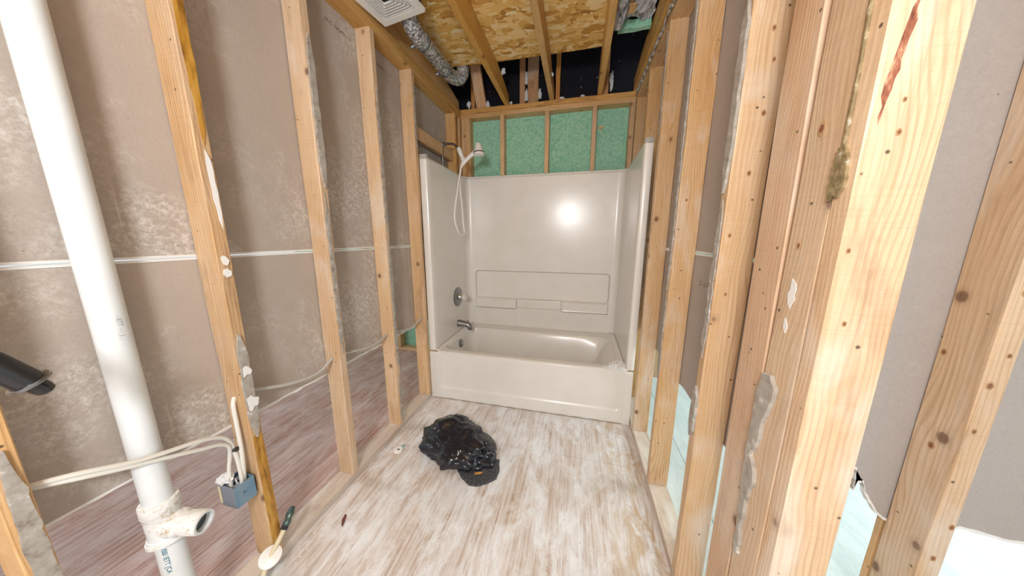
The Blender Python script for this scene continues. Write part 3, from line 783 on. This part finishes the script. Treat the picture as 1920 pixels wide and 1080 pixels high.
hd = lathe('head', hs, [(.001, 0), (.018, 0), (.024, .006), (.027, .020), (.034, .046), (.044, .066), (.045, .070)], (.296, .824, 2.038), (.08, -.06, -1), M['white_plastic'], 26)
lathe('head_ring', hd, [(.046, 0), (.0465, .002), (.0465, .007), (.044, .009)], (.2965+.0055, .8195, 1.969), (.08, -.06, -1), M['dull_chrome'], 26)
lathe('spray_face', hd, [(.044, 0), (.043, .012), (.030, .017), (.001, .018)], (.3025, .819, 1.962), (.08, -.06, -1), M['white_plastic'], 26)
tube('hose', hs, spline([(.150, .838, 1.935), (.140, .825, 1.86), (.125, .775, 1.68), (.112, .735, 1.50), (.112, .735, 1.42), (.120, .775, 1.335), (.125, .840, 1.302), (.125, .890, 1.33), (.120, .890, 1.40), (.120, .87, 1.55), (.122, .835, 1.72), (.136, .828, 1.84), (.152, .826, 1.882)], 8), .0068, M['white_plastic'], 10)

# ------------------------------------------------------------------ drain stack
dp = empty('drain_pipe', (-.045, -1.02, 0), 'white plastic drain stack with side branch beside left wall studs', 'pipe')
PX, PY = -.045, -1.020
tube('upper_pipe', dp, [(PX, PY, z) for z in (.515, .9, 1.4, 1.9, ZP-.002)], .0302, M['pvc'], 28)
lower = tube('lower_pipe', dp, [(PX, PY, z) for z in (.0005, .15, .30, .425)], .0302, M['pvc'], 28)
lathe('tee_hub', dp, [(.031, -.005), (.0385, -.004), (.0395, .0), (.0395, .030), (.037, .034), (.0365, .060), (.0365, .075)], (PX, PY, .530), (0, 0, -1), M['pvc_dirty'], 28)
lathe('tee_body', dp, [(.0365, 0), (.036, .030), (.0365, .055), (.0395, .058), (.0395, .078), (.030, .080)], (PX, PY, .478), (0, 0, -1), M['pvc'], 28)
dv = Vector((.110, .036, -.009)).normalized(); o0 = Vector((PX, PY, .452))
brn = tube('branch', dp, [o0+dv*t for t in (.005, .030, .045, .050, .075, .100, .106)], [.034, .036, .036, .031, .032, .0325, .031], M['pvc_dirty'], 24, cap=False, jitter=.03)
lathe('branch_mouth', brn, [(.031, 0), (.031, .002), (.0245, .002), (.0235, -.028), (.001, -.028)], o0+dv*.106, dv, M['pvc'], 24, caps=False)
lathe('branch_shade_disc', brn, [(.0238, 0), (.0236, .0008), (.001, .0008)], o0+dv*.090, dv, M['dark'], 20)  # dark disc: the shade inside the branch, put into its colour
# collar ring slipped down the stack
lathe('lower_collar', dp, [(.040, 0), (.043, .002), (.043, .012), (.040, .014), (.0305, .014)], (PX, PY, .412), (.1, -.05, -1), M['pvc_dirty'], 28)
n = Vector((math.cos(-.80), math.sin(-.80), 0)); xax = Vector((0, 0, -1)); yax = n.cross(xax)
Mt = Matrix((xax, yax, n)).transposed().to_4x4(); Mt.translation = Vector((PX, PY, .392))+n*.0306-yax*.005
text('lettering', dp, '/BB/ IETT [CA', .015, Mt, M['teal'])
n = Vector((math.cos(.12), math.sin(.12), 0)); yax = n.cross(xax)
Mt = Matrix((xax, yax, n)).transposed().to_4x4(); Mt.translation = Vector((PX, PY, 1.09))+n*.0304-yax*.004
text('lettering', dp, '- ETT  - :  J  .', .012, Mt, NT('faint_ink').out((.38, .42, .45), .6))

# ------------------------------------------------------------------ electrics
eb = empty('electrical_box', (-.05, -.85, .345), 'blue-grey plastic electrical box with wires hanging beside yellow-stained stud', 'electrical box')
x0, x1, y0, y1, z0, z1 = -.084, -.008, -.876, -.815, .345, .428
box('front_panel', eb, (x1-.0025, y0, z0), (x1, y1, z1), M['box'], .0008)
box('back_panel', eb, (x0, y0, z0), (x0+.0025, y1, z1), M['box'], .0008)
box('side_panel', eb, (x0+.0026, y0, z0), (x1-.0026, y0+.0025, z1), M['box_grey'], .0008)
box('side_panel', eb, (x0+.0026, y1-.0025, z0), (x1-.0026, y1, z1), M['box'], .0008)
box('bottom_panel', eb, (x0+.0026, y0+.0026, z0), (x1-.0026, y1-.0026, z0+.0025), M['box_grey'])
box('cable_clamp', eb, (x0+.010, y0+.006, z1-.014), (x0+.030, y1-.008, z1-.009), M['box_grey'], .002)
box('cable_clamp', eb, (x1-.034, y0+.006, z1-.016), (x1-.016, y1-.008, z1-.011), M['box_grey'], .002)
box('nail_bracket', eb, (x0+.002, y0-.003, z0+.012), (x0+.012, y0-.0003, z1-.004), M['cable_yellow'], .001)
text('embossed_mark', eb, 'E-', .014, T(x1+.0003, -.853, .385) @ RX, M['black'])
tuft('paper_wad', (-.066, -.860, .444), .019, 77, eb, 'paper', (1.3, 1, .8))
for i, (a, b, c) in enumerate([((-.03, -.85, .40), (-.05, -.845, .432), (-.065, -.838, .40)), ((-.02, -.83, .40), (-.035, -.84, .43), (-.05, -.83, .40))]):
    tube('loose_wire', eb, spline([a, b, c], 5), .0022, M['paper'], 6)
ca = empty('supply_cable', (-.03, -1.0, .4), 'pair of white cables crossing the drain stack to the electrical box', 'cable')
tube('strand', ca, spline([(-.030, -1.188, .752), (-.012, -1.13, .735), (-.006, -1.06, .702), (-.005, -1.0, .682), (-.01, -.93, .660), (-.02, -.875, .628), (-.03, -.850, .590), (-.034, -.840, .540), (-.030, -.838, .48), (-.024, -.842, .405)], 6), .0062, M['cable'], 10)
tube('strand', ca, spline([(-.034, -1.188, .745), (-.014, -1.13, .722), (-.008, -1.06, .690), (-.007, -1.0, .664), (-.012, -.93, .630), (-.02, -.88, .604), (-.028, -.855, .575), (-.040, -.852, .530), (-.046, -.858, .48), (-.046, -.862, .405)], 6), .0058, M['cable'], 10)
tube('tie', ca, [(-.045, -.846, .552), (-.022, -.838, .552)], .0085, M['black'], 8)
cb = empty('run_cable', (-.04, -.1, .65), 'grey cable sagging through drilled studs along the left wall', 'cable')
tube('riser', cb, spline([(-.030, -.832, .42), (-.026, -.826, .52), (-.030, -.822, .64), (-.036, -.818, .705), (-.045, -.8063, .730)], 6), .0068, M['cable'], 10)
tube('sheath', cb, spline([(-.045, -.768, .737), (-.042, -.70, .706), (-.040, -.62, .680), (-.040, -.53, .664), (-.042, -.47, .668), (-.045, -.407, .697)], 6), .0068, M['cable_grey'], 10)
tube('sheath', cb, spline([(-.045, -.368, .702), (-.042, -.30, .685), (-.040, -.17, .660), (-.042, -.07, .664), (-.045, -.0005, .680)], 6), .0068, M['cable_grey'], 10)
tube('sheath', cb, spline([(-.045, .0385, .680), (-.042, .11, .660), (-.040, .22, .640), (-.042, .31, .648), (-.030, .374, .672)], 6), .0068, M['cable_grey'], 10)

# ------------------------------------------------------------------ water stub with escutcheon
ws = empty('supply_stub', (.03, -.86, 0), 'cream water pipe stub with white round collar and green valve', 'pipe')
tube('pipe', ws, spline([(.028, -.880, .001), (.027, -.862, .05), (.026, -.830, .09), (.025, -.790, .125), (.024, -.765, .15)], 5), .0085, M['cable_yellow'], 12)
lathe('escutcheon', ws, [(.010, 0), (.034, .001), (.035, .003), (.020, .007), (.010, .008)], (.026, -.832, .088), (.42, -.35, .85), M['white_plastic'], 28)
vb = tube('valve_body', ws, spline([(.024, -.768, .147), (.020, -.752, .160), (.012, -.735, .172), (.004, -.716, .180)], 4), [.010, .012, .013, .013, .012, .011, .012, .014, .014, .013, .012, .011, .009], M['green_patina'], 10, jitter=.1)
lathe('valve_nut', vb, [(.001, 0), (.0135, 0), (.0135, .012), (.001, .012)], (.0245, -.774, .142), (-.05, .7, .6), M['black_rubber'], 6, smooth=False)

# black pipe end poking in at the left edge
bp = empty('black_pipe', (.15, -1.2, .98), 'glossy black pipe end with ring at left edge of view', 'pipe')
q = [Vector((.142, -1.250, 1.118)), Vector((.146, -1.222, 1.078)), Vector((.149, -1.203, 1.043)), Vector((.150, -1.193, 1.025))]
tube('barrel', bp, q, .0205, M['black_rubber'], 20)
ax = (q[3]-q[2]).normalized()
lathe('ring', bp, [(.020, 0), (.025, .001), (.026, .004), (.025, .007), (.020, .008)], q[3]-ax*.004, ax, M['dull_chrome'], 24)
lathe('tip', bp, [(.001, 0), (.014, 0), (.0135, .014), (.012, .022), (.007, .027), (.001, .028)], q[3]+ax*.003, ax, M['black_rubber'], 20)

# ------------------------------------------------------------------ extractor fan and duct
vf = empty('exhaust_grille', (.14, -.05, 2.44), 'square white extractor fan grille with concentric slots', 'vent grille')
zg = 2.432; gx0, gx1 = .008, .282; gy0, gy1 = -.195, .072
Mg = T((gx0+gx1)/2, (gy0+gy1)/2, zg) @ Matrix.Rotation(math.radians(-9), 4, 'Z')
def ring_bm(bm, h, wd, z0, z1):
    o, i = h, h-wd
    vo = [bm.verts.new((s*o, t*o, z)) for z in (z0, z1) for s, t in ((-1, -1), (1, -1), (1, 1), (-1, 1))]
    vi = [bm.verts.new((s*i, t*i, z)) for z in (z0, z1) for s, t in ((-1, -1), (1, -1), (1, 1), (-1, 1))]
    for k in range(4):
        m = (k+1) % 4
        bm.faces.new((vo[k], vo[m], vi[m], vi[k])); bm.faces.new((vo[4+k], vi[4+k], vi[4+m], vo[4+m]))
        bm.faces.new((vo[k], vo[4+k], vo[4+m], vo[m])); bm.faces.new((vi[k], vi[m], vi[4+m], vi[4+k]))
bm = bmesh.new(); ring_bm(bm, .136, .034, -.006, .012); from_bm('frame', bm, M['white_plastic'], vf, Mg)
h = .0975
while h > .02:
    bm = bmesh.new(); ring_bm(bm, h, .0055, -.004, .004); from_bm('louver', bm, M['white_plastic'], vf, Mg); h -= .0135
bm = bmesh.new(); box_bm(bm, (-.125, -.125, .0125), (.125, .125, .145), .002, 1); from_bm('housing', bm, M['black'], vf, Mg)
fd = empty('flex_duct', (.14, .5, 2.5), 'crinkled silver flexible duct hanging between joists near the grille', 'duct')
dpts = spline([(.172, .060, 2.560), (.166, .100, 2.500), (.155, .150, 2.462), (.148, .225, 2.452), (.138, .33, 2.466), (.126, .45, 2.482), (.118, .60, 2.492), (.115, .72, 2.500), (.128, .80, 2.515), (.150, .845, 2.545), (.165, .865, 2.60), (.155, .87, 2.68)], 14)
bm = bmesh.new()
rad = [.047+.0028*math.sin(i*2.1) for i in range(len(dpts))]
tube_bm(bm, dpts, rad, 22, True, .035); from_bm('sleeve', bm, M['foil'], fd, smooth=True)
for i in (50, 88):
    a, b = dpts[i], dpts[i+2]; d = (b-a).normalized()
    st_ = lathe('strap', fd, [(.049, -.007), (.0525, -.006), (.0525, .006), (.049, .007)], a, d, M['strap'], 24)
    lathe('strap_tail', st_, [(.001, 0), (.012, 0), (.010, .022), (.001, .024)], a+Vector((-.044, -.012, -.028)), (-.8, -.2, -.5), M['strap'], 8)

# ------------------------------------------------------------------ torn insulation above, by the right wall
ins = empty('insulation_batt', (1.38, .45, 2.58), 'torn glass wool batt with green backing strip above the right wall', 'insulation', kind='thing')
def slab(name, lo, hi, mat, parent, amp, nx, ny, sc, seed):
    bm = bmesh.new(); box_bm(bm, lo, hi)
    bmesh.ops.subdivide_edges(bm, edges=bm.edges[:], cuts=nx, use_grid_fill=True)
    for v in bm.verts: v.co += nvec(v.co*sc+Vector((seed, 0, 0)))*amp
    return from_bm(name, bm, M[mat], parent, smooth=False)
slab('wool', (1.285, -.1, 2.585), (1.485, .60, 2.68), 'wool', ins, .030, 16, 8, 22, 3)
slab('wool', (1.272, -.1, 2.520), (1.315, .56, 2.60), 'wool', ins, .018, 14, 8, 30, 9)
slab('backing_strip', (1.305, .610, 2.545), (1.49, .640, 2.600), 'green', ins, .008, 8, 4, 20, 5)
box('paper_tag', ins, (1.336, .40, 2.535), (1.372, .47, 2.539), M['stud'], .0008)
box('wood_strip', ins, (1.338, -.1, 2.545), (1.352, .41, 2.575), M['rafter'], .001)

# ------------------------------------------------------------------ floor litter
bag = empty('trash_bag', (.46, -.10, 0), 'crumpled black plastic bag lying on the bathroom floor', 'bag')
bm = bmesh.new(); bmesh.ops.create_icosphere(bm, subdivisions=5, radius=1)
for v in bm.verts:
    n = v.co.normalized(); p = n
    w = nvec(n*1.3+Vector((4, 1, 2)))
    q_ = n+w*.35
    lump = noise.noise(q_*1.7+Vector((8.3, 2.1, 5.5)))
    d1 = noise.voronoi(q_*1.9+Vector((1.7, 4.4, 2.2)))[0]; c1 = min(.5, d1[1]-d1[0])
    q2 = q_+nvec(q_*2.0)*.3
    d2 = noise.voronoi(Vector((q2.x*3.6, q2.y*5.2, q2.z*4))+Vector((5.1, 2.2, 9.3)))[0]; c2 = min(.45, d2[1]-d2[0])
    fine = c2
    r = .90+.24*lump+.36*(c1-.6*c1*c1)+.12*c2
    x = n.x*r*.250; y = n.y*r*.172; z = n.z*r*.108
    if n.x < 0: y += .02
    ang = math.radians(-12)
    X = x*math.cos(ang)-y*math.sin(ang); Y = x*math.sin(ang)+y*math.cos(ang)
    zz = z+.055
    if zz < .0: zz = 0.002+.004*abs(fine)
    v.co = Vector((.450+X, -.085+Y, zz))
ob = from_bm('bag_body', bm, M['bag'], bag, smooth=True); autosmooth(ob, 75)
prism('flap', bag, [(.515, -.225), (.56, -.265), (.615, -.295), (.650, -.292), (.705, -.262), (.742, -.225), (.745, -.18), (.725, -.10), (.62, -.10), (.52, -.16)], 'Z', .001, .010, M['flap'], .003, .02)
os_ = prism('paper_scrap', None, [(.617, -.232), (.650, -.222), (.660, -.208), (.640, -.212), (.622, -.220)], 'Z', .0113, .003, M['orange'])
tag(os_, 'small orange scrap lying on the black bag flap', 'scrap')
cp = empty('plastic_cap', (.10, -.165, 0), 'small white plastic cap with green bit left of the bag', 'cap')
cpd = lathe('cap_disc', cp, [(.001, 0), (.026, 0), (.028, .004), (.024, .012), (.014, .014), (.012, .008), (.001, .008)], (.102, -.168, .0006), (0, 0, 1), M['white_plastic'], 24)
lathe('screw', cpd, [(.001, 0), (.006, 0), (.005, .005), (.001, .006)], (.102, -.168, .0088), (0, 0, 1), M['dull_chrome'], 10)
box('green_tab', cpd, (.112, -.150, .0135), (.122, -.130, .017), NT('green_tab').out((.12, .45, .38), .5), .001)
ch = prism('wood_chip', None, [(.104, -.575), (.112, -.574), (.128, -.600), (.136, -.622), (.126, -.617), (.112, -.600)], 'Z', .0006, .006, M['brown'])
tag(ch, 'dark red-brown chip on the floor near the left sole plate', 'chip')
# plaster crumbs along the tub foot and across the boards
rnd = random.Random(11); bm = bmesh.new()
for i in range(420):
    if i < 230: x, y = rnd.uniform(.05, 1.5), .404-abs(rnd.gauss(0, .030))
    elif i < 300: x, y = rnd.uniform(.005, .07), rnd.uniform(-.9, .4)
    else: x, y = rnd.uniform(.1, 1.5), rnd.uniform(-.7, .35)
    r = rnd.uniform(.0015, .0055)
    if .12 < x < .80 and -.34 < y < .14: continue
    c0 = Vector((x, y, r*.5))
    vv = [bm.verts.new(c0+Vector((rnd.uniform(.5, 1)*sx*r, rnd.uniform(.5, 1)*sy*r, rnd.uniform(.3, .9)*sz*r*.6))) for sx, sy, sz in ((1, 0, 0), (-1, 0, 0), (0, 1, 0), (0, -1, 0), (0, 0, 1), (0, 0, -.6))]
    for a, b, c_ in ((0, 2, 4), (2, 1, 4), (1, 3, 4), (3, 0, 4), (2, 0, 5), (1, 2, 5), (3, 1, 5), (0, 3, 5)): bm.faces.new((vv[a], vv[b], vv[c_]))
cr = from_bm('plaster_crumbs', bm, M['gypsum'], None)
tag(cr, 'scattered white plaster crumbs along the foot of the bathtub', 'crumbs', kind='stuff')
